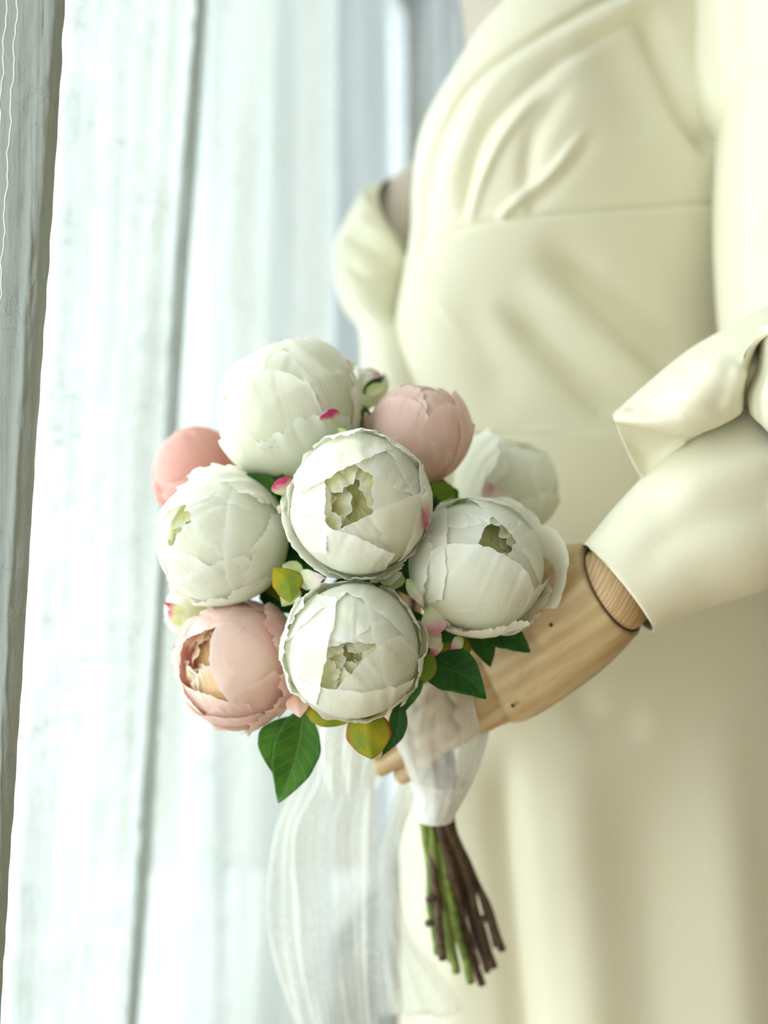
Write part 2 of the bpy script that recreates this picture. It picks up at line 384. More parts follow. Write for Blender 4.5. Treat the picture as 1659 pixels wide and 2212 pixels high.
# the near grey edge with its stitched hem
near, G = curtain('curtain', [(-271, -431, .585), (-131, -281, .60), (9, -131, .602), (79, -56, .598), (113, -25, .602), (122, -15, .612), (108, -28, .617), (70, -60, .619)],
        [(1.4, .004, .2)], M['lining'], 'grey crinkled curtain edge with a stitched hem at the far left of the picture', seed=4, wob=.0012, nrow=420, thick=.0008, crinkle=.00025)
def hem(px_t, px_b):
    pts = []
    for i in range(170):
        y = -350 + i * 17; x = px_t + (px_b - px_t) * y / 2212 + 2.2 * math.sin(i * .9) + 1.6 * math.sin(i * 2.3 + px_t)
        pts.append(P(x, y, .5945 + .0004 * math.sin(i)))
    V, Fc = tube(pts, [.0006] * len(pts), 5); mesh_obj('stitch_line', V, Fc, M['thread'], near)
hem(15, -112); hem(38, -90)

# ---------------------------------------------------------------- peonies
def jag(n, r, amp):
    x = np.linspace(0, 1, n); y = np.zeros(n)
    for f, a in ((3, .5), (7, .35), (15, .3), (31, .22)):
        y += a * np.sin(2 * math.pi * (f * x * (1 + .2 * r.rand()) + r.rand()))
    return amp * y
def petal(par, R, phi, half, theta, r0, seed, mat, name='petal', a0=8, drop=14, pw=3.0, imb=.012, lift=.045, flare=0, curl=0, skew=0,
          jg=1.1, ruff=.010, blush=0, blush_side=0, nu=46, nv=40, base_w=.35, thick=0, creases=4, squash=1.0, side_lift=.0):
    r = np.random.RandomState(seed)
    u = np.linspace(-1, 1, nu); v = np.linspace(0, 1, nv) ** .85
    ph, hw = math.radians(phi), math.radians(half)
    er = np.array([math.cos(ph), math.sin(ph), 0]); ep = np.array([-math.sin(ph), math.cos(ph), 0]); ez = np.array([0, 0, 1.])
    edge = np.radians((180 - theta) - drop * np.abs(u) ** pw + skew * u + jag(nu, r, jg))
    U, Vv = np.meshgrid(u, v); al = math.radians(a0) + (edge[None, :] - math.radians(a0)) * Vv
    wprof = base_w + (1 - base_w) * np.sin(np.minimum(1, Vv / .62) * math.pi / 2)
    sidej = 1 + np.radians(jag(nv, r, jg * .8))[:, None] * np.abs(U) * 1.2
    be = hw * wprof * U * sidej
    rr = r0 + imb * U + lift * Vv ** 7 + flare * Vv ** 2.2 + side_lift * np.abs(U) ** 4 * Vv
    rr = rr - curl * (Vv ** 8)
    q = r.rand(6) * 6.28
    rr = rr + .018 * np.sin(2.2 * U + q[0]) * np.sin(3.1 * Vv + q[1]) + .005 * np.sin(5 * U + q[2] + 2 * Vv)
    rr = rr + ruff * Vv ** 6 * (np.sin(7 * U + q[3]) + .6 * np.sin(15 * U + q[4]))
    for _ in range(creases):                                          # pressed-in creases that run in from the rim
        uc = r.uniform(-.8, .8); L = r.uniform(.18, .45); sl = r.uniform(-.5, .5); vc = 1 - Vv
        rr = rr + .015 * np.exp(-((U - uc - sl * vc) / .035) ** 2) * np.clip(1 - vc / L, 0, 1) * r.choice([-1, 1])
    m = np.sin(al)[..., None] * er - np.cos(al)[..., None] * ez
    n = np.cos(be)[..., None] * m + np.sin(be)[..., None] * ep
    G = n * (rr * R)[..., None]; G[..., 2] *= squash
    bl = np.zeros(U.shape)
    if blush: bl = blush * np.clip((Vv - .80) / .18, 0, 1) * np.clip(1 - np.abs(U - blush_side) / .6, 0, 1) ** .6
    return mesh_obj(name, G.reshape(-1, 3), grid_faces(nv, nu), mat, par, {'along': Vv.ravel(), 'blush': np.clip(bl, 0, 1).ravel(), 'rim': np.maximum(Vv, np.abs(U) * (.85 + .15 * Vv)).ravel()}, solid=thick)

def make_frame(par, axis):
    par.rotation_mode = 'QUATERNION'
    par.rotation_quaternion = Vector((0, -1, 0)).rotation_difference(Vector(axis).normalized()) @ Matrix(((1, 0, 0), (0, 0, -1), (0, 1, 0))).to_quaternion()

FL = {}
def peony(key, px, py, d, rpx, axis, mats, specs, guards, label, inner=12, inner_theta=(4, 40), seed=0, squash=1.0):
    R = rpx / F * d
    e = empty('peony', P(px, py, d), label, 'flower', 'peonies of the bouquet'); make_frame(e, axis)
    FL[key] = (e, R); m, mi = mats
    bpy.context.view_layer.update()
    for i, s in enumerate(specs):
        kw = s[4] if len(s) > 4 else {}
        petal(e, R, s[0], s[1], s[2], s[3], seed * 100 + i, m, squash=squash, **kw)
    for i, s in enumerate(guards):
        kw = dict(flare=.03, drop=20, pw=2.4, ruff=.022, jg=3, lift=.01); kw.update(s[4] if len(s) > 4 else {})
        petal(e, R, s[0], s[1], s[2], s[3], seed * 100 + 50 + i, m, name='guard_petal', squash=squash, **kw)
    r = np.random.RandomState(seed + 900)
    for i in range(inner):                                             # ruffled heart petals
        rr = r.uniform(.66, .90); th = r.uniform(*inner_theta)
        petal(e, R, r.uniform(0, 360), r.uniform(18, 30), th, rr, seed * 100 + 70 + i, mi, name='heart_petal', a0=60, drop=16, pw=2, imb=.03,
              lift=.02, jg=3, ruff=.03, nu=18, nv=16, base_w=.6, creases=1, squash=squash)
    # a full ball of folded petals under the heart so nothing shows through
    n1, n2 = 20, 28; V = []
    for i in range(n1):
        t = math.pi * i / (n1 - 1)
        for j in range(n2):
            p = 2 * math.pi * j / n2; q = R * (.79 + .03 * math.sin(7 * p + 3 * t) * math.sin(t) + .02 * math.sin(13 * p))
            V.append((q * math.sin(t) * math.cos(p), q * math.sin(t) * math.sin(p), -q * math.cos(t) * .8))
    mesh_obj('heart', V, grid_faces(n1, n2, True), mi, e, {'along': [.3] * len(V), 'blush': [0] * len(V)})
    V = []                                                             # green cup behind the petals
    for i in range(8):
        t = .5 * math.pi * i / 7
        for j in range(16):
            p = 2 * math.pi * j / 16; V.append((R * .42 * math.sin(t) * math.cos(p), R * .42 * math.sin(t) * math.sin(p), -R * (1.10 - .16 * (1 - math.cos(t)))))
    mesh_obj('calyx', V, grid_faces(8, 16, True), M['sepal'], e, {'along': [.5] * len(V), 'across': [.3] * len(V)}, solid=.0006)
    return e

WH = (M['white_petal'], M['cream_petal']); PK = (M['pink_petal'], M['peach_petal'])
peony('A', 777, 1088, .640, 152, (-.05, -1, .02), WH,
      [(0, 50, 14, .945), (62, 42, 25, .96), (183, 40, 23, .962, dict(drop=10)), (-58, 50, 14, .982, dict(skew=-4)), (112, 46, 26, .99, dict(skew=5)), (-117, 48, 25, 1.0, dict(skew=5)),
       (30, 50, 48, .955), (-10, 45, 55, 1.0)],
      [(-145, 42, 78, 1.02, dict(flare=.10, ruff=.01)), (-90, 34, 72, 1.03, dict(flare=.05)), (55, 40, 66, 1.0), (165, 40, 82, 1.0), (2, 30, 58, 1.01, dict(blush=1.2, blush_side=-.6, drop=30)), (100, 30, 62, 1.01, dict(flare=.05)), (-50, 36, 84, 1.0)],
      'large white peony at the centre of the bouquet, open pale yellow heart facing forward', inner=22, seed=1)
peony('B', 762, 1402, .635, 146, (0, -1, .0), WH,
      [(85, 40, 13, .93), (120, 36, 14, .95, dict(skew=-5)), (14, 52, 22, .968), (-48, 44, 8, .982, dict(skew=3)), (172, 50, 19, .99, dict(skew=-3)), (-92, 58, 25.5, 1.008, dict(drop=8)),
       (50, 50, 45, .965), (130, 40, 50, .955)],
      [(-55, 40, 64, 1.02, dict(flare=.05)), (-112, 40, 74, 1.02, dict(blush=.6)), (-15, 34, 62, 1.02, dict(flare=.10)), (25, 40, 72, 1.0), (175, 40, 62, 1.02, dict(flare=.07)), (148, 30, 66, 1.02, dict(flare=.04)), (95, 34, 84, 1.0), (-165, 34, 72, 1.02, dict(flare=.05))],
      'lowest white peony of the bouquet, open heart facing forward, above a yellow-edged sepal', inner=24, seed=2)
peony('C', 1030, 1222, .665, 146, (.22, -.90, .38), WH,
      [(150, 44, 14, .95), (95, 40, 16, .945), (35, 50, 13, .975, dict(skew=4)), (-38, 44, 12, .965), (-112, 50, 9, 1.0, dict(drop=20)), (175, 44, 42, .985), (-70, 52, 48, .99), (70, 50, 42, .99)],
      [(2, 30, 70, 1.02, dict(flare=.30, ruff=.01, jg=.6)), (45, 28, 76, 1.02, dict(flare=.16, ruff=.01, jg=.8)), (-32, 34, 84, 1.02, dict(flare=.10)), (-78, 40, 66, 1.02, dict(flare=.14)), (-105, 40, 84, 1.02, dict(blush=.6)), (175, 34, 56, 1.0), (120, 34, 84, 1.0)],
      'white peony at the right of the bouquet in front of the wooden hand, turned upward', inner=18, seed=3)
peony('D', 622, 892, .705, 150, (-.38, -.22, .88), WH,
      [(-95, 50, 16, .97, dict(drop=10)), (-150, 50, 20, .95), (-40, 44, 12, .985, dict(skew=-3)), (15, 46, 20, .96), (90, 50, 18, .95), (150, 50, 18, .96), (-80, 40, 46, 1.045, dict(drop=24, pw=2.2, jg=.6)), (-160, 46, 44, 1.0)],
      [(-125, 44, 84, 1.05, dict(flare=.0)), (-5, 34, 34, 1.05, dict(flare=.06, drop=30)), (25, 34, 74, 1.06, dict(blush=1.0, flare=.05)), (-60, 40, 92, 1.05, dict(flare=.02)), (160, 40, 80, 1.03)],
      'white peony at the upper left of the bouquet, closed cup seen from the side', inner=6, seed=4)
peony('E', 478, 1165, .685, 140, (-.62, -.76, .18), WH,
      [(180, 48, 14, .95), (100, 46, 17, .975, dict(skew=4)), (-40, 46, 12, .985), (30, 46, 22, 1.0, dict(jg=3)), (-110, 50, 14, .97), (-75, 50, 42, 1.0), (75, 50, 40, 1.0), (0, 50, 50, 1.01)],
      [(60, 34, 56, 1.04, dict(flare=.10, jg=4)), (105, 30, 70, 1.04, dict(flare=.1)), (-20, 40, 76, 1.03), (-80, 44, 72, 1.03), (-130, 44, 70, 1.03, dict(blush=.5)), (170, 40, 70, 1.03)],
      'white peony at the left edge of the bouquet, pale heart turned to the left', inner=10, seed=5)
peony('F', 902, 935, .715, 112, (.10, -.16, 1), PK,
      [(-90, 48, 26, .93, dict(jg=3)), (-150, 48, 20, .96, dict(jg=3)), (-35, 46, 24, .97, dict(jg=2.5)), (30, 46, 22, .95, dict(jg=3)), (90, 50, 18, .94, dict(jg=3)), (150, 50, 18, .95, dict(jg=3)), (-58, 34, 50, 1.03, dict(drop=26, pw=2.2)), (-15, 32, 34, 1.05, dict(drop=26)), (-125, 40, 46, 1.0, dict(drop=26))],
      [(-100, 44, 90, 1.02, dict(flare=.0)), (20, 44, 70, 1.04, dict(flare=.02)), (170, 44, 74, 1.03, dict(flare=.03))],
      'pale pink peony behind the central white peony, catching light on its petals', inner=12, seed=6, squash=.95)
peony('G', 515, 1432, .690, 132, (-.50, -.86, .14), PK,
      [(180, 44, 34, .95), (110, 44, 28, .965), (-105, 50, 27, .975), (-150, 44, 33, .985), (10, 52, 13, 1.0, dict(drop=22, pw=2.2, jg=.8)), (-60, 50, 44, .985), (70, 48, 40, .985), (-100, 50, 52, 1.01)],
      [(-10, 36, 74, 1.03, dict(blush=.5, flare=.16, jg=4)), (-50, 36, 74, 1.04, dict(flare=.12, jg=4)), (-95, 44, 80, 1.03, dict(flare=.05)), (-140, 40, 76, 1.03), (170, 40, 66, 1.03, dict(flare=.08)), (60, 44, 74, 1.02), (30, 30, 66, 1.04, dict(blush=.7, flare=.10))],
      'pink peony at the lower left of the bouquet with an apricot heart', inner=14, seed=7)
peony('H', 1098, 1052, .80, 104, (.25, -.30, .9), WH,
      [(-100, 50, 20, .97), (-30, 46, 24, 1.0), (40, 46, 24, .97), (110, 50, 20, .96), (180, 50, 26, .99)],
      [(-170, 34, 34, 1.08, dict(flare=.22)), (-130, 44, 80, 1.04, dict(blush=.8)), (-60, 44, 74, 1.04), (20, 40, 70, 1.04)],
      'blurred white peony at the back right of the bouquet against the dress', inner=4, seed=8)
peony('I', 428, 1012, .79, 92, (-.75, -.1, .6), (M['deep_pink'], M['peach_petal']),
      [(-120, 50, 20, .97), (-50, 46, 24, 1.0), (20, 46, 24, .97), (90, 50, 20, .96), (170, 50, 20, .99)],
      [(-160, 40, 60, 1.05, dict(flare=.15)), (-90, 44, 76, 1.04)],
      'blurred pink peony half hidden at the back left of the bouquet', inner=3, seed=9)
peony('J', 415, 1318, .76, 58, (-.9, .1, -.1), WH,
      [(-120, 50, 20, .97), (-50, 46, 24, 1.0), (20, 46, 24, .97), (90, 50, 20, .96), (170, 50, 20, .99)],
      [(-160, 40, 60, 1.05, dict(blush=.7)), (90, 44, 70, 1.04, dict(blush=.8))],
      'blurred white peony mostly hidden between the left white and lower pink peonies', inner=3, seed=10)
peony('K', 792, 838, .775, 42, (.1, 0, 1), WH,
      [(-120, 50, 8, .97, dict(blush=1)), (-50, 46, 10, 1.0, dict(blush=1)), (20, 46, 10, .97, dict(blush=1)), (110, 50, 10, .96, dict(blush=1)), (180, 50, 10, .99, dict(blush=1))],
      [(-160, 40, 40, 1.08, dict(flare=.2, blush=1)), (-60, 44, 50, 1.05, dict(flare=.1, blush=1)), (10, 40, 44, 1.05, dict(flare=.15, blush=1))],
      'small blurred bud with magenta petal tips at the top of the bouquet', inner=2, seed=11)

# ---------------------------------------------------------------- leaves, sepals, small petals: each a part of the peony it grows from
def to_local(par, G):
    mw = par.matrix_world.inverted(); a = np.array(mw); return G @ a[:3, :3].T + a[:3, 3]
def leaf(key, b, t, wpx, mat, name='leaf', bow=.0, cup=.25, roll=0, wave=.03, n=34, m=17, peak=.42, tip=1.0, blush=0, side=0, thick=.0004, label=None):
    """b, t = (px, py, distance) of foot and tip; wpx = full width; bow = sideways bend; cup = V of the blade; roll tilts it"""
    bpy.context.view_layer.update()
    par = FL[key][0]; B, T = P(*b), P(*t); L = np.linalg.norm(T - B); ax = (T - B) / L
    w = wpx / F * (b[2] + t[2]) / 2 / 2
    view = (B + T) / 2 - np.array([0, 0, CZ]); view /= np.linalg.norm(view)
    sd = np.cross(view, ax); sd /= np.linalg.norm(sd); nn = np.cross(sd, ax); 
    c, s = math.cos(math.radians(roll)), math.sin(math.radians(roll)); sd, nn = sd * c + nn * s, nn * c - sd * s
    r = np.random.RandomState(int(abs(b[0] * 7 + t[1]) ) % 9999); q = r.rand(4) * 6.28
    ts = np.linspace(0, 1, n); us = np.linspace(-1, 1, m); U, Tt = np.meshgrid(us, ts)
    a = math.log(.5) / math.log(peak); s_ = Tt ** a
    prof = np.sin(math.pi * s_) ** .8 * (1 - .22 * tip * Tt ** 2); prof = np.maximum(prof, .03)
    prof = prof * (1 + wave * .8 * np.sin(9 * Tt + q[0] + np.sign(U)) + .02 * np.sin(23 * Tt + q[1]))
    wid = w * prof * U / .92
    cent = bow * L * np.sin(math.pi * Tt)
    depth = cup * np.abs(wid) + wave * L * np.sin(5 * Tt + q[2]) * U + .06 * L * np.sin(math.pi * Tt) * (1 if cup > 0 else -1) * -1
    G = B + ax * (Tt * L)[..., None] + sd * (wid + cent)[..., None] + nn * depth[..., None]
    bl = np.zeros(U.shape)
    if blush: bl = blush * np.clip((Tt - .45) / .4, 0, 1)
    o = mesh_obj(name, to_local(par, G.reshape(-1, 3)), grid_faces(n, m), mat, par,
                 {'along': Tt.ravel(), 'across': U.ravel(), 'blush': bl.ravel()}, solid=thick)
    if label: o['label'] = label
    return o
lf, dk, sp, sy, ps, wp = M['leaf'], M['dark_leaf'], M['sepal'], M['sepal_yellow'], M['pale_sepal'], M['white_petal']
leaf('G', (655, 1532, .672), (600, 1734, .665), 98, lf, bow=-.05, cup=.30, peak=.45, roll=-8)
leaf('G', (640, 1545, .676), (592, 1672, .675), 70, lf, bow=.20, cup=-.3, peak=.5, roll=15)
leaf('B', (793, 1520, .640), (803, 1640, .632), 90, sy, 'sepal', bow=.02, cup=-.28, peak=.52, tip=-.2, wave=.01, label='yellow and orange edged green sepal')
leaf('B', (862, 1510, .655), (826, 1633, .66), 40, dk, bow=-.10, peak=.45)
leaf('B', (910, 1470, .655), (868, 1545, .66), 40, lf, bow=.12)
leaf('B', (915, 1440, .655), (1050, 1509, .642), 92, dk, bow=-.16, cup=.25, peak=.42, roll=6)
leaf('B', (930, 1410, .650), (918, 1475, .650), 52, sp, 'sepal', bow=.12, cup=-.3, peak=.5, tip=0)
leaf('C', (985, 1365, .662), (985, 1436, .658), 62, sy, 'sepal', bow=0, cup=-.3, peak=.5, tip=0)
leaf('C', (1010, 1345, .672), (1060, 1440, .676), 56, dk, bow=-.08, peak=.45)
leaf('C', (1040, 1378, .672), (1145, 1409, .672), 60, dk, bow=-.20, peak=.5)
leaf('C', (985, 1380, .655), (938, 1345, .655), 46, dk, bow=0)
leaf('C', (1000, 1378, .655), (975, 1402, .648), 26, wp, 'small_petal', cup=-.3, blush=.6, wave=.05)
leaf('B', (925, 1300, .648), (945, 1372, .640), 50, wp, 'small_petal', cup=-.3, blush=.7, wave=.06, tip=-.3, peak=.6)
leaf('B', (925, 1360, .652), (940, 1402, .646), 44, wp, 'small_petal', cup=-.3, blush=.2, wave=.06, tip=-.3)
leaf('B', (950, 1380, .655), (932, 1422, .650), 26, wp, 'small_petal', cup=-.2, blush=1.3, label='small magenta petal')
leaf('B', (880, 1250, .650), (915, 1310, .642), 28, wp, 'small_petal', cup=-.2, blush=.35)
leaf('A', (640, 1255, .655), (700, 1250, .640), 44, wp, 'small_petal', cup=-.3, blush=.22, wave=.06)
leaf('A', (612, 1218, .665), (660, 1250, .655), 42, ps, 'sepal', cup=-.3)
leaf('A', (590, 1228, .655), (628, 1300, .640), 60, sy, 'sepal', bow=-.15, cup=-.3, peak=.5, tip=0, label='green sepal with yellow and orange tip')
leaf('A', (640, 1262, .665), (610, 1310, .665), 46, ps, 'sepal', cup=-.2)
leaf('A', (622, 1075, .655), (603, 1035, .640), 44, wp, 'small_petal', cup=-.4, blush=1.4, peak=.55, tip=-.4, label='small petal with a magenta tip')
leaf('A', (612, 1090, .650), (603, 1110, .645), 20, wp, 'small_petal', cup=-.2, blush=.5)
leaf('E', (600, 1068, .680), (533, 1022, .675), 36, lf, cup=.2, bow=.05)
leaf('D', (560, 1020, .690), (625, 1045, .670), 34, dk)
leaf('D', (715, 925, .685), (792, 880, .70), 26, lf, bow=.1)
leaf('D', (728, 950, .685), (780, 905, .70), 18, lf, bow=.15)
leaf('D', (700, 945, .680), (748, 930, .665), 34, ps, 'sepal')
leaf('D', (720, 920, .672), (708, 888, .650), 40, wp, 'small_petal', cup=-.3, blush=1.5, peak=.6, tip=-.4, label='small petal with a magenta rim')
leaf('F', (785, 850, .74), (830, 812, .75), 24, dk)
leaf('F', (790, 850, .735), (835, 832, .73), 26, ps, 'sepal')
leaf('F', (975, 1085, .71), (935, 1040, .695), 46, sp, 'sepal', cup=.2)
leaf('F', (990, 1060, .72), (938, 1080, .70), 34, dk)
leaf('C', (940, 1100, .69), (1010, 1075, .66), 30, ps, 'sepal', bow=.05)
leaf('A', (862, 1235, .665), (842, 1275, .655), 40, ps, 'sepal')
leaf('A', (800, 1255, .66), (850, 1225, .652), 22, wp, 'small_petal', cup=.5)
leaf('B', (820, 1252, .655), (868, 1238, .648), 34, wp, 'small_petal', cup=.6)
leaf('G', (655, 1520, .660), (752, 1562, .655), 34, sy, 'sepal', bow=.12, cup=-.2, label='brownish green sepal')
leaf('G', (590, 1220, .70), (610, 1300, .70), 70, sp, 'sepal')
leaf('G', (640, 1500, .655), (648, 1550, .655), 46, M['pink_petal'], 'small_petal', cup=-.3, wave=.08)
leaf('D', (765, 800, .76), (740, 785, .755), 26, wp, 'small_petal', blush=1.2)
leaf('J', (400, 1325, .72), (356, 1302, .71), 20, wp, 'small_petal', blush=1.2)
leaf('J', (390, 1350, .73), (362, 1318, .715), 22, wp, 'small_petal', blush=1.0)
leaf('I', (430, 1380, .75), (372, 1402, .745), 24, ps, 'sepal')
leaf('G', (545, 1560, .70), (535, 1592, .70), 14, ps, 'sepal')
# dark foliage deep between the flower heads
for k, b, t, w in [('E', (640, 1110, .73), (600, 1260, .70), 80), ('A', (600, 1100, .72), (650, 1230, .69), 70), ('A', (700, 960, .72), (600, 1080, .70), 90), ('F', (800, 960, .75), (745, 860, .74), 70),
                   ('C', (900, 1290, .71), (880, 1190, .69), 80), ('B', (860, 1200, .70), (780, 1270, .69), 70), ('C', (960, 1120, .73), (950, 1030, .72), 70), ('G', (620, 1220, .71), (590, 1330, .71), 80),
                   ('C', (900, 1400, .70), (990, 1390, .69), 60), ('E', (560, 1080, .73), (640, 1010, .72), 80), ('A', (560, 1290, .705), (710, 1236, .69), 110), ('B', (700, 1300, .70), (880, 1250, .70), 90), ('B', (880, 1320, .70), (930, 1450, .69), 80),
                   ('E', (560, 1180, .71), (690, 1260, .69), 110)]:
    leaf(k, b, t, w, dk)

# ---------------------------------------------------------------- stems
grip = (935, 1640, .765)
tips = {'A': (1040, 2126, .80), 'B': (1018, 2120, .785), 'C': (1084, 2052, .80), 'D': (985, 2100, .79), 'E': (947, 2058, .785), 'F': (1066, 2088, .81),
        'G': (956, 2072, .775), 'H': (1072, 2040, .83), 'I': (975, 2075, .80), 'J': (1028, 2085, .79), 'K': (1052, 2096, .82)}
mid = {'A': 948, 'B': 938, 'C': 970, 'D': 930, 'E': 913, 'F': 962, 'G': 921, 'H': 974, 'I': 917, 'J': 935, 'K': 955}
for i, (k, t) in enumerate(tips.items()):
    e, R = FL[k]; c = np.array(e.location); bpy.context.view_layer.update()
    back = c + np.array(e.matrix_world.to_3x3() @ Vector((0, 0, -1))) * R * 1.05
    gx = mid[k]; dd = .755 + .018 * ((i * 7) % 5) / 4
    r = np.random.RandomState(i + 40)
    core = P(870 + (gx - 940) * 1.2, 1440, .775 + .006 * (i % 3))
    bend = [P(gx + (t[0] - gx) * f + r.uniform(-6, 6), 1765 + (t[1] - 1765) * f, dd + (t[2] - dd) * f) for f in (.33, .66)]
    pts = [back, back * .45 + core * .55 + np.array([0, .012, 0]), core, P(gx, 1640, dd), P(gx, 1765, dd)] + bend + [P(*t)]
    rad = [.0026, .0026, .0028, .003, .0032, .0034, .0033, .0034]
    V, Fc = tube(pts, rad, 10, 70)
    V = np.array(V); V += .0003 * np.sin(V[:, [2]] * 160 + i) 
    green = k in ('E', 'D', 'I', 'B')
    st = mesh_obj('stem', to_local(e, V), Fc, M['stem_green'] if green else M['stem_brown'], e)
    # nodes and stubs of trimmed side shoots
    for f in ([r.uniform(.45, .85)] if i % 2 == 0 else []):
        p = P(gx + (t[0] - gx) * f, 1765 + (t[1] - 1765) * f, dd + (t[2] - dd) * f)
        q = p + np.array([r.choice([-1, 1]) * .0065, -.002, -.004])
        V, Fc = tube([p, (p + q) / 2, q], [.0034, .0032, .0024], 8); mesh_obj('knot', to_local(e, np.array(V)), Fc, M['stem_brown'], e)

# ---------------------------------------------------------------- ribbon
rib = empty('ribbon', P(940, 1765, .765), 'sheer white organza ribbon wrapped round the stems with two long trailing tails', 'ribbon')
def ring_loft(sections, n, m, power=1.0):
    """sections: (U(px,py), L(px,py), distance, half thickness in m) -> closed tube grid n x m"""
    secs = []
    for (ux, uy), (lx, ly), d, h, *k in sections:
        a, b = P(ux, uy, d), P(lx, ly, d); k = k[0] if k else (0, 0)       # k leans the near side of the ring, in pixels
        secs.append(np.concatenate([(a + b) / 2, (a - b) / 2, [h], [k[0] / F * d, 0, -k[1] / F * d]]))
    s = cr(secs, n); th = np.linspace(0, 2 * math.pi, m, endpoint=False); G = np.zeros((n, m, 3))
    for i in range(n):
        c, a, h = s[i, :3], s[i, 3:6], s[i, 6]
        co, si = np.cos(th), np.sin(th)
        co = np.sign(co) * np.abs(co) ** power; si = np.sign(si) * np.abs(si) ** power
        G[i] = c + a * co[:, None] + (np.array([0, h, 0]) - s[i, 7:10]) * si[:, None]
    return G
G = ring_loft([((1030, 1455), (880, 1470), .745, .026), ((1050, 1508), (858, 1522), .745, .038), ((1054, 1560), (848, 1585), .745, .042), ((1034, 1640), (872, 1650), .75, .040), ((1004, 1715), (893, 1705), .755, .026), ((978, 1766), (903, 1768), .76, .017)], 60, 96)
th = np.linspace(0, 2 * math.pi, 96, endpoint=False)
for i in range(60):
    a = 1 - i / 59; G[i] += (np.array([.6, -1, .1])[None, :] * (.0030 * a * np.sin(5 * th + 3.5 * i / 59) + .0010 * np.sin(11 * th - 5 * i / 59) + .0004 * np.sin(23 * th))[:, None])
WR = [mesh_obj('wrap', G.reshape(-1, 3) - np.array(rib.location), grid_faces(60, 96, True), M['organza'], rib)]
G = ring_loft([((1010, 1690), (890, 1680), .757, .025), ((996, 1725), (898, 1720), .757, .023), ((979, 1768), (902, 1770), .76, .0175)], 24, 64)
WR.append(mesh_obj('inner_wrap', G.reshape(-1, 3) - np.array(rib.location), grid_faces(24, 64, True), M['organza_dense'], rib))
def one_ply(o):
    a = o.data.attributes.new('ply', 'FLOAT', 'POINT'); a.data.foreach_set('value', np.ones(len(o.data.vertices), dtype=np.float32)); return o
def sheet(name, rows, n, m, mat, par, wrinkle=.0, seed=0, thick=0):
    """rows of control points (px, py, distance)"""
    G = cr_grid([[P(*c) for c in r] for r in rows], n, m); N = grid_normals(G)
    if wrinkle:
        s = np.linspace(0, 1, m)[None, :]; t = np.linspace(0, 1, n)[:, None]
        G += N * (wrinkle * (np.sin(2 * math.pi * (3.5 * s + .3 * np.sin(3 * t) + seed)) + .5 * np.sin(2 * math.pi * (8 * s + .5 * t))))[..., None]
    off = np.array(par.location) if par else 0
    return one_ply(mesh_obj(name, G.reshape(-1, 3) - off, grid_faces(n, m), mat, par, solid=thick))
for o_ in WR: one_ply(o_)
sheet('tail', [[(668, 1560, .80), (700, 1545, .79), (750, 1548, .785), (810, 1560, .78)],
               [(640, 1680, .83), (690, 1680, .815), (750, 1680, .82), (812, 1680, .81)],
               [(598, 1800, .84), (640, 1800, .82), (720, 1800, .83), (815, 1800, .82)],
               [(574, 1960, .85), (650, 1960, .83), (730, 1960, .845), (815, 1960, .83)],
               [(598, 2090, .85), (660, 2090, .83), (740, 2090, .845), (816, 2090, .83)],
               [(648, 2240, .85), (690, 2240, .835), (760, 2240, .845), (818, 2240, .835)],
               [(700, 2500, .85), (740, 2500, .835), (790, 2500, .845), (830, 2500, .835)]], 90, 60, M['organza'], rib, .0035, .2)
sheet('tail', [[(862, 1690, .80), (880, 1690, .795), (900, 1700, .79)],
               [(820, 1850, .86), (840, 1850, .855), (860, 1850, .85)],
               [(816, 1980, .87), (845, 1990, .865), (880, 2010, .86)],
               [(816, 2080, .88), (870, 2085, .87), (945, 2095, .87)],
               [(820, 2170, .88), (900, 2178, .87), (1002, 2182, .87)],
               [(825, 2192, .88), (880, 2192, .87), (960, 2192, .87)]], 70, 40, M['organza'], rib, .002, .6)
sheet('tail', [[(700, 1530, .77), (760, 1545, .765), (830, 1550, .76), (880, 1570, .755)],
               [(690, 1600, .79), (750, 1610, .78), (800, 1620, .78), (850, 1640, .77)],
               [(700, 1720, .82), (745, 1720, .81), (780, 1710, .81), (815, 1700, .80)]], 40, 40, M['organza'], rib, .0025, .1)

# ---------------------------------------------------------------- mannequin
man = empty('mannequin', (0.24, 1.10, 0), 'mannequin with jointed pale wooden hands wearing the ivory dress', 'mannequin')
ML = np.array(man.location)
def loft_part(name, sections, n, m, mat, par, origin, power=1.0, caps=True, solid=0, folds=None):
    G = ring_loft(sections, n, m, power); Fc = grid_faces(n, m, True); V = G.reshape(-1, 3)
    if folds:
        Gc = np.concatenate([G, G[:, :1]], 1); N = grid_normals(Gc)[:, :m].reshape(-1, 3)
        c = G.mean(axis=1, keepdims=True); s = np.sign(np.sum(N.reshape(n, m, 3) * (G - c), axis=2)).reshape(-1, 1); N = N * s
        V = sculpt(V, N, folds, np.clip(-N[:, 1] * 1.5 + .3, 0, 1))
    V = list(V)
    if caps:
        V += [G[0].mean(0), G[-1].mean(0)]; a, b = len(V) - 2, len(V) - 1
        for j in range(m):
            Fc.append((a, (j + 1) % m, j)); o = (n - 1) * m; Fc.append((b, o + j, o + (j + 1) % m))
    return mesh_obj(name, np.array(V) - origin, Fc, mat, par, solid=solid)
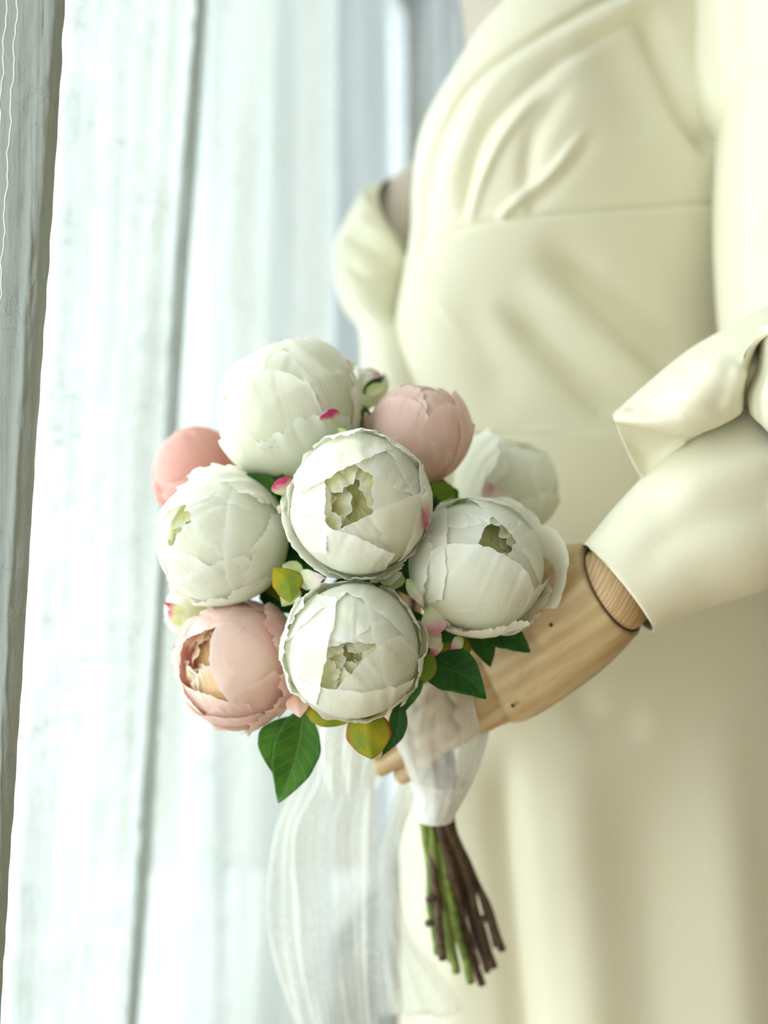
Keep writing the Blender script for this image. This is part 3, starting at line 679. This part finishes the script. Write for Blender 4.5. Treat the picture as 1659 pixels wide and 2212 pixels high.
# chest and neck (mostly above the frame), far shoulder and upper arm
loft_part('torso', [((1300, -700), (1160, -700), 1.10, .055), ((1300, -420), (1145, -420), 1.10, .055), ((1330, -250), (1110, -250), 1.10, .07), ((1420, -80), (1000, -80), 1.12, .09),
                    ((1440, 60), (1003, 60), 1.14, .10), ((1440, 200), (1010, 200), 1.15, .10), ((1450, 480), (1000, 480), 1.15, .10)], 60, 60, M['mannequin'], man, ML)
V, Fc = tube([P(1080, 330, 1.22), P(975, 390, 1.20), P(890, 440, 1.18), P(838, 560, 1.16)], [.036, .038, .036, .034], 24, 30)
mesh_obj('upper_arm', np.array(V) - ML, Fc, M['mannequin'], man)
# near hand
hand = mesh_obj('hand', *[x for x in (lambda G: (G.reshape(-1, 3) - ML, grid_faces(48, 72, True)))(ring_loft(
    [((1275, 1205), (1368, 1345), .694, .026, (-38, 26)), ((1262, 1186), (1381, 1358), .694, .031, (-43, 30)), ((1240, 1180), (1372, 1374), .696, .033, (-43, 30)), ((1150, 1190), (1305, 1440), .705, .036, (-20, 14)), ((1085, 1240), (1225, 1500), .712, .034),
     ((1030, 1300), (1155, 1545), .72, .028), ((1010, 1350), (1105, 1560), .725, .020), ((1025, 1400), (1080, 1530), .728, .010)], 48, 72, .92))], M['wood'], man)
wr = ring_loft([((1268, 1200), (1368, 1345), .693, .025, (-38, 26)), ((1268, 1196), (1378, 1352), .692, .0285, (-38, 26)), ((1290, 1185), (1398, 1335), .690, .030, (-30, 20)), ((1330, 1140), (1440, 1290), .692, .028), ((1420, 1060), (1540, 1210), .70, .026)], 30, 60)
Vw = np.vstack([wr.reshape(-1, 3), wr[0].mean(0)[None] + np.array([-.006, 0, 0]), wr[-1].mean(0)[None]]) - ML; Fw = grid_faces(30, 60, True)
for j in range(60): Fw.append((1800, (j + 1) % 60, j)); Fw.append((1801, 29 * 60 + j, 29 * 60 + (j + 1) % 60))
mesh_obj('wrist', Vw, Fw, M['wood_end'], man)
V, Fc = [], []
G = ring_loft([((1266, 1190), (1379, 1356), .6930, .0300, (-41, 28)), ((1267, 1193), (1377, 1354), .6925, .0285, (-40, 27))], 4, 72)
mesh_obj('wrist_groove', G.reshape(-1, 3) - ML, grid_faces(4, 72, True), M['pin'], man, solid=.0004)
fing = [[(1075, 1385, .722), (985, 1460, .728), (900, 1520, .738), (835, 1560, .752)],
        [(1075, 1430, .720), (975, 1512, .724), (890, 1575, .734), (802, 1632, .750)],
        [(1090, 1480, .720), (985, 1560, .724), (900, 1612, .734), (812, 1664, .752)],
        [(1120, 1515, .722), (1025, 1565, .726), (945, 1610, .734), (858, 1684, .752)]]
for f in fing:
    root = None
    for a in range(3):
        p, q = P(*f[a]), P(*f[a + 1]); r0 = .0098 - .0010 * a; dv = (q - p)
        pts = [p + dv * t for t in (0, .06, .3, .6, .88, .97)]; rr = [r0 * k for k in (.55, .85, 1.0, .93, .88, .6)]
        V, Fc = tube(pts, rr, 18, 22); o = mesh_obj('finger' if a == 0 else ('finger_joint' if a == 1 else 'fingertip'), np.array(V) - ML, Fc, M['wood'], man)
        if a == 0: root = o
        else: o.parent = root
V, Fc = tube([P(1150, 1260, .70), P(1060, 1290, .72), P(1000, 1350, .735), (P(960, 1430, .74))], [.014, .012, .010, .007], 18, 26); mesh_obj('thumb', np.array(V) - ML, Fc, M['wood'], man)
for px, py, d in [(1190, 1350, .6725), (1107, 1524, .6975)]:
    V, Fc = tube([P(px, py, d), P(px + 1, py + 1, d + .004)], [.0012, .0012], 10); mesh_obj('pin_hole', np.array(V) - ML, Fc, M['pin'], man)
# far hand behind the bouquet
loft_part('hand', [((905, 1180), (800, 1200), .90, .026), ((910, 1260), (790, 1280), .875, .03), ((915, 1360), (790, 1380), .85, .028), ((920, 1450), (800, 1470), .83, .02)], 30, 48, M['wood'], man, ML)

# ---------------------------------------------------------------- dress
dress = empty('dress', (0.24, 1.08, 0), 'ivory satin dress with draped bodice and long gathered sleeves on the mannequin', 'dress')
DL = np.array(dress.location)
def body(name, ys, prof, nrow, ncol, folds, bulges, skew=0):
    """prof: py -> left px, right px, distance of the middle, half depth (all read at the middle's distance)"""
    pr = np.array(prof, float); yy = np.concatenate([np.linspace(a, b, k, endpoint=False) for a, b, k in ys])
    def ip(c):
        out = []
        for y in yy:
            k = np.clip(np.searchsorted(pr[:, 0], y) - 1, 0, len(pr) - 2); f = (y - pr[k, 0]) / (pr[k + 1, 0] - pr[k, 0])
            p0 = pr[max(k - 1, 0), c]; p1 = pr[k, c]; p2 = pr[k + 1, c]; p3 = pr[min(k + 2, len(pr) - 1), c]
            out.append(.5 * (2 * p1 + (p2 - p0) * f + (2 * p0 - 5 * p1 + 4 * p2 - p3) * f * f + (3 * p1 - p0 - 3 * p2 + p3) * f ** 3))
        return np.array(out)
    l, r_, d, h = ip(1), ip(2), ip(3), ip(4); n = len(yy)
    th = np.concatenate([np.linspace(math.pi * .95, math.pi * 2.05, int(ncol * .8), endpoint=False), np.linspace(math.pi * 2.05, math.pi * 2.95, ncol - int(ncol * .8), endpoint=False)])
    G = np.zeros((n, ncol, 3))
    for i in range(n):
        x0, x1 = (l[i] - CX) / F * d[i], (r_[i] - CX) / F * d[i]
        co, si = np.cos(th), np.sin(th); si = np.sign(si) * np.abs(si) ** .9
        G[i, :, 0] = (x0 + x1) / 2 + (x1 - x0) / 2 * co; G[i, :, 1] = d[i] + h[i] * si; G[i, :, 2] = CZ + (CY - yy[i]) / F * d[i]
    G[:, :, 0] -= skew * np.maximum(-np.sin(th), 0)[None, :] ** 1.5
    c = G.mean(1, keepdims=True); Gc = np.concatenate([G, G[:, :1]], 1); N = grid_normals(Gc)[:, :ncol]
    N *= np.sign(np.sum(N * (G - c), 2))[..., None]; V = G.reshape(-1, 3); N = N.reshape(-1, 3); fc = np.clip(-N[:, 1] * 2 + .25, 0, 1)
    px, py = proj(V); dis = np.zeros(len(V))
    for bx, by, sx, sy, amp in bulges: dis += amp * np.exp(-((px - bx) / sx) ** 2 - ((py - by) / sy) ** 2)
    V = V + np.array([0, -1, 0]) * (dis * fc)[:, None]
    V = sculpt(V, N, folds, fc)
    return mesh_obj(name, V - DL, grid_faces(n, ncol, True), M['satin'], dress, solid=.0012)
folds = [
    ('step', [(1385, -60), (1180, 60), (1030, 160), (955, 270), (915, 400), (905, 560)], -.010, 5, 26, (.0, .05)),
    ('ridge', [(1480, -40), (1250, 60), (1080, 170), (1005, 290), (965, 420), (965, 510)], .006, 22, 0, (.02, .2)),
    ('ridge', [(1420, 10), (1230, 120), (1090, 240), (1030, 340), (1005, 500)], -.006, 16, 0, (.1, .1)),
    ('ridge', [(1180, 190), (1090, 290), (1035, 400), (1012, 490)], .007, 11, 0, (.3, .1)),
    ('ridge', [(1240, 170), (1160, 280), (1140, 380), (1145, 460)], -.006, 22, 0, (.3, .3)),
    ('ridge', [(1275, 265), (1190, 370), (1120, 430), (1070, 480)], .007, 8, 0, (.35, .1)),
    ('ridge', [(1300, 275), (1210, 390), (1130, 460)], -.005, 14, 0, (.35, .1)),
    ('ridge', [(1300, 60), (1370, 200), (1400, 330)], -.010, 60, 0, (.3, .4)),
    ('step', [(1250, 40), (1200, 160), (1160, 260), (1150, 340)], .004, 20, 90, (.3, .3)),
    ('ridge', [(880, 560), (960, 508), (1060, 478), (1200, 462), (1400, 448), (1600, 438)], -.0045, 5, 0, (.01, .01)),
    ('step', [(1620, 438), (1400, 448), (1200, 462), (1060, 478), (960, 508), (870, 565)], .0045, 5, 120, (.02, .02)),
    ('ridge', [(1380, 0), (1440, 130), (1500, 260), (1560, 330)], -.018, 28, 0, (.2, .1)),
    ('ridge', [(1150, 500), (1260, 610), (1400, 740), (1540, 860)], -.018, 42, 0, (.3, .3)),
    ('ridge', [(1060, 640), (1180, 740), (1300, 870), (1400, 960)], -.015, 34, 0, (.3, .3)),
    ('ridge', [(1110, 590), (1250, 690), (1390, 830), (1480, 930)], .008, 40, 0, (.3, .3)),
    ('ridge', [(980, 600), (1060, 780), (1120, 900)], -.005, 50, 0, (.4, .3)),
    ('ridge', [(820, 1000), (1090, 952), (1200, 928), (1330, 922), (1500, 925), (1700, 930)], .0022, 7, 0, (.05, .05)),
]
body('bodice', [(-260, 620, 260), (620, 960, 100)],
     [(-400, 1330, 1620, 1.12, .10), (-200, 1420, 1640, 1.10, .12), (0, 1225, 1650, 1.08, .14), (140, 1062, 1655, 1.07, .155), (240, 982, 1655, 1.07, .16), (350, 918, 1650, 1.07, .165), (450, 902, 1640, 1.07, .16), (545, 898, 1630, 1.07, .145),
      (700, 870, 1615, 1.07, .13), (850, 850, 1605, 1.07, .128), (960, 845, 1610, 1.07, .135), (1100, 840, 1640, 1.07, .15)],
     1, 300, folds, [(1180, 330, 230, 210, .020), (1480, 480, 120, 300, -.010)], .085)
body('skirt', [(925, 2300, 240), (2300, 3230, 40)],
     [(900, 846, 1606, 1.07, .133), (960, 845, 1610, 1.07, .135), (1200, 820, 1680, 1.07, .16), (1500, 835, 1780, 1.08, .17), (1700, 862, 1840, 1.09, .18), (2000, 868, 1900, 1.10, .20), (2300, 860, 1950, 1.10, .22), (2800, 830, 2050, 1.10, .25), (3300, 800, 2100, 1.10, .27)],
     1, 300,
     [('ridge', [(1100, 1560), (1090, 1750), (1110, 2000), (1140, 2400), (1150, 3200)], -.016, 40, 0, (.15, 0.01)),
      ('ridge', [(985, 1560), (965, 1800), (980, 2300), (980, 3200)], .010, 60, 0, (.1, .01)),
      ('ridge', [(1230, 1500), (1240, 1800), (1270, 2300), (1280, 3200)], .010, 70, 0, (.2, .01)),
      ('ridge', [(1420, 1500), (1400, 1800), (1420, 2300), (1430, 3200)], -.006, 70, 0, (.3, .01)),
      ('ridge', [(1560, 1400), (1570, 1800), (1600, 2300), (1620, 3200)], .010, 70, 0, (.3, .01)),
      ('ridge', [(1220, 1480), (1300, 1560), (1420, 1560)], -.004, 40, 0, (.3, .3))], [], .07)
# near upper-arm sleeve
loft_part('sleeve', [((1850, -420), (1592, -420), .97, .06), ((1900, -200), (1586, -200), .955, .075), ((1930, 0), (1578, 0), .94, .082), ((1930, 180), (1569, 180), .93, .085), ((1920, 290), (1560, 290), .925, .085), ((1900, 440), (1553, 440), .92, .08),
                     ((1890, 600), (1556, 600), .91, .075), ((1900, 740), (1568, 740), .90, .07), ((1920, 900), (1600, 900), .88, .06)], 150, 120, M['satin'], dress, DL, solid=.001,
          folds=[('ridge', [(1640, 100), (1620, 400), (1625, 700)], .004, 40, 0, (.2, .2))])
loft_part('sleeve_head', [((1700, -420), (1478, -420), .99, .050), ((1720, -100), (1476, -100), .975, .060), ((1720, 60), (1484, 60), .965, .060), ((1710, 180), (1492, 180), .958, .058), ((1700, 250), (1520, 252), .952, .046), ((1690, 300), (1556, 300), .95, .026)],
          110, 90, M['satin'], dress, DL, folds=[('ridge', [(1520, -100), (1528, 100), (1545, 240)], -.008, 12, 0, (.2, .2))])
# near forearm sleeve ending in a clean cuff
loft_part('sleeve', [((1264, 1178), (1404, 1362), .690, .036), ((1274, 1168), (1418, 1354), .690, .037), ((1345, 1084), (1510, 1312), .695, .042), ((1440, 985), (1660, 1262), .705, .050), ((1560, 870), (1790, 1180), .735, .055), ((1680, 760), (1880, 1040), .79, .06), ((1760, 650), (1930, 900), .86, .06)],
          130, 120, M['satin'], dress, DL, caps=False, solid=.0012,
          folds=[('ridge', [(1410, 1110), (1520, 1040), (1640, 1000), (1740, 960)], .005, 40, 0, (.3, .1)),
                 ('ridge', [(1330, 1270), (1450, 1160), (1560, 1120), (1700, 1090)], -.0035, 40, 0, (.3, .1))])
# gathered cloth of the near sleeve falling over the forearm
G = cr_grid([[P(*c) for c in r] for r in [
    [(1332, 903, .716), (1408, 838, .735), (1500, 768, .745), (1600, 710, .75), (1700, 650, .78), (1800, 600, .81)],
    [(1327, 896, .700), (1400, 830, .712), (1492, 756, .718), (1590, 700, .722), (1690, 645, .75), (1800, 590, .79)],
    [(1326, 899, .690), (1402, 846, .690), (1498, 780, .690), (1596, 724, .69), (1690, 680, .70), (1800, 640, .74)],
    [(1326, 902, .684), (1404, 866, .672), (1502, 803, .664), (1600, 742, .662), (1690, 700, .68), (1800, 660, .73)],
    [(1327, 906, .680), (1405, 892, .664), (1500, 858, .652), (1590, 800, .650), (1625, 740, .655), (1700, 700, .66)],
    [(1329, 910, .680), (1403, 915, .665), (1497, 908, .655), (1580, 862, .656), (1612, 790, .668), (1640, 730, .68)],
    [(1331, 912, .684), (1402, 925, .674), (1498, 935, .668), (1590, 897, .668), (1606, 860, .690), (1630, 800, .70)],
    [(1338, 915, .700), (1408, 925, .695), (1500, 925, .690), (1585, 885, .690), (1600, 860, .705), (1640, 820, .72)]]], 70, 110)
N = grid_normals(G).reshape(-1, 3); N *= -np.sign(N[:, 1:2]); V = sculpt(G.reshape(-1, 3), N, [
    ('ridge', [(1345, 893), (1400, 860), (1500, 800), (1595, 742)], -.0030, 7, 0, (.1, .3)), ('ridge', [(1440, 910), (1520, 840), (1580, 760)], .004, 30, 0, (.3, .3)),
    ('ridge', [(1360, 905), (1450, 880), (1530, 900)], -.003, 16, 0, (.3, .3)), ('ridge', [(1560, 890), (1580, 840), (1600, 790)], .003, 14, 0, (.2, .2))])
mesh_obj('sleeve_fold', V - DL, grid_faces(70, 110), M['satin'], dress, solid=.001)
G = cr_grid([[P(*c) for c in r] for r in [
    [(1327, 902, .688), (1380, 905, .684), (1440, 915, .682), (1520, 925, .684)],
    [(1336, 935, .690), (1385, 942, .694), (1440, 945, .694), (1512, 938, .690)],
    [(1350, 965, .692), (1388, 976, .700), (1432, 968, .698), (1490, 950, .69)],
    [(1366, 1000, .694), (1396, 1004, .700), (1430, 990, .698), (1480, 955, .69)],
    [(1380, 1024, .695), (1398, 1030, .698), (1430, 1005, .70), (1480, 965, .70)],
    [(1388, 1036, .705), (1405, 1030, .71), (1435, 1008, .71), (1485, 968, .71)]]], 40, 40)
mesh_obj('sleeve_fold', G.reshape(-1, 3) - DL, grid_faces(40, 40), M['satin'], dress, solid=.001)
G = cr_grid([[P(*c) for c in r] for r in [
    [(1642, 712, .672), (1656, 702, .664), (1690, 690, .66), (1800, 700, .76)],
    [(1644, 745, .676), (1660, 735, .658), (1700, 730, .648), (1820, 740, .76)],
    [(1638, 800, .678), (1656, 800, .655), (1700, 800, .640), (1850, 800, .76)],
    [(1618, 850, .678), (1636, 856, .658), (1690, 862, .640), (1860, 860, .76)],
    [(1622, 888, .678), (1640, 905, .662), (1690, 925, .648), (1860, 930, .75)],
    [(1622, 888, .700), (1650, 918, .680), (1700, 950, .670), (1860, 950, .76)]]], 60, 50)
mesh_obj('sleeve_fold', G.reshape(-1, 3) - DL, grid_faces(60, 50), M['satin'], dress, solid=.001)
loft_part('sleeve_puff', [((1425, 862), (1490, 915), .715, .040), ((1470, 815), (1545, 905), .72, .045), ((1570, 735), (1640, 875), .745, .062), ((1670, 650), (1800, 870), .79, .078), ((1740, 560), (1960, 820), .84, .088), ((1700, 400), (1960, 560), .89, .085)],
          60, 80, M['satin'], dress, DL)
# far sleeve: gathered head with an open edge at the shoulder, forearm down behind the flowers
loft_part('sleeve', [((842, 385), (912, 520), 1.17, .055, (-48, 46)), ((800, 405), (908, 575), 1.16, .065, (-36, 30)), ((770, 435), (900, 640), 1.14, .075), ((724, 530), (890, 690), 1.12, .078), ((722, 600), (890, 730), 1.10, .075), ((740, 665), (910, 760), 1.07, .07), ((775, 720), (930, 790), 1.04, .062),
                     ((780, 900), (930, 920), .98, .05), ((790, 1100), (920, 1110), .92, .042), ((795, 1200), (912, 1205), .90, .038)], 130, 110, M['satin'], dress, DL, caps=False, solid=.001,
          folds=[('ridge', [(740, 500), (800, 530), (870, 580)], -.007, 14, 0, (.2, .3)), ('ridge', [(735, 560), (800, 600), (860, 625)], -.006, 12, 0, (.2, .3)),
                 ('ridge', [(760, 460), (830, 520), (890, 600)], .006, 16, 0, (.2, .3))])
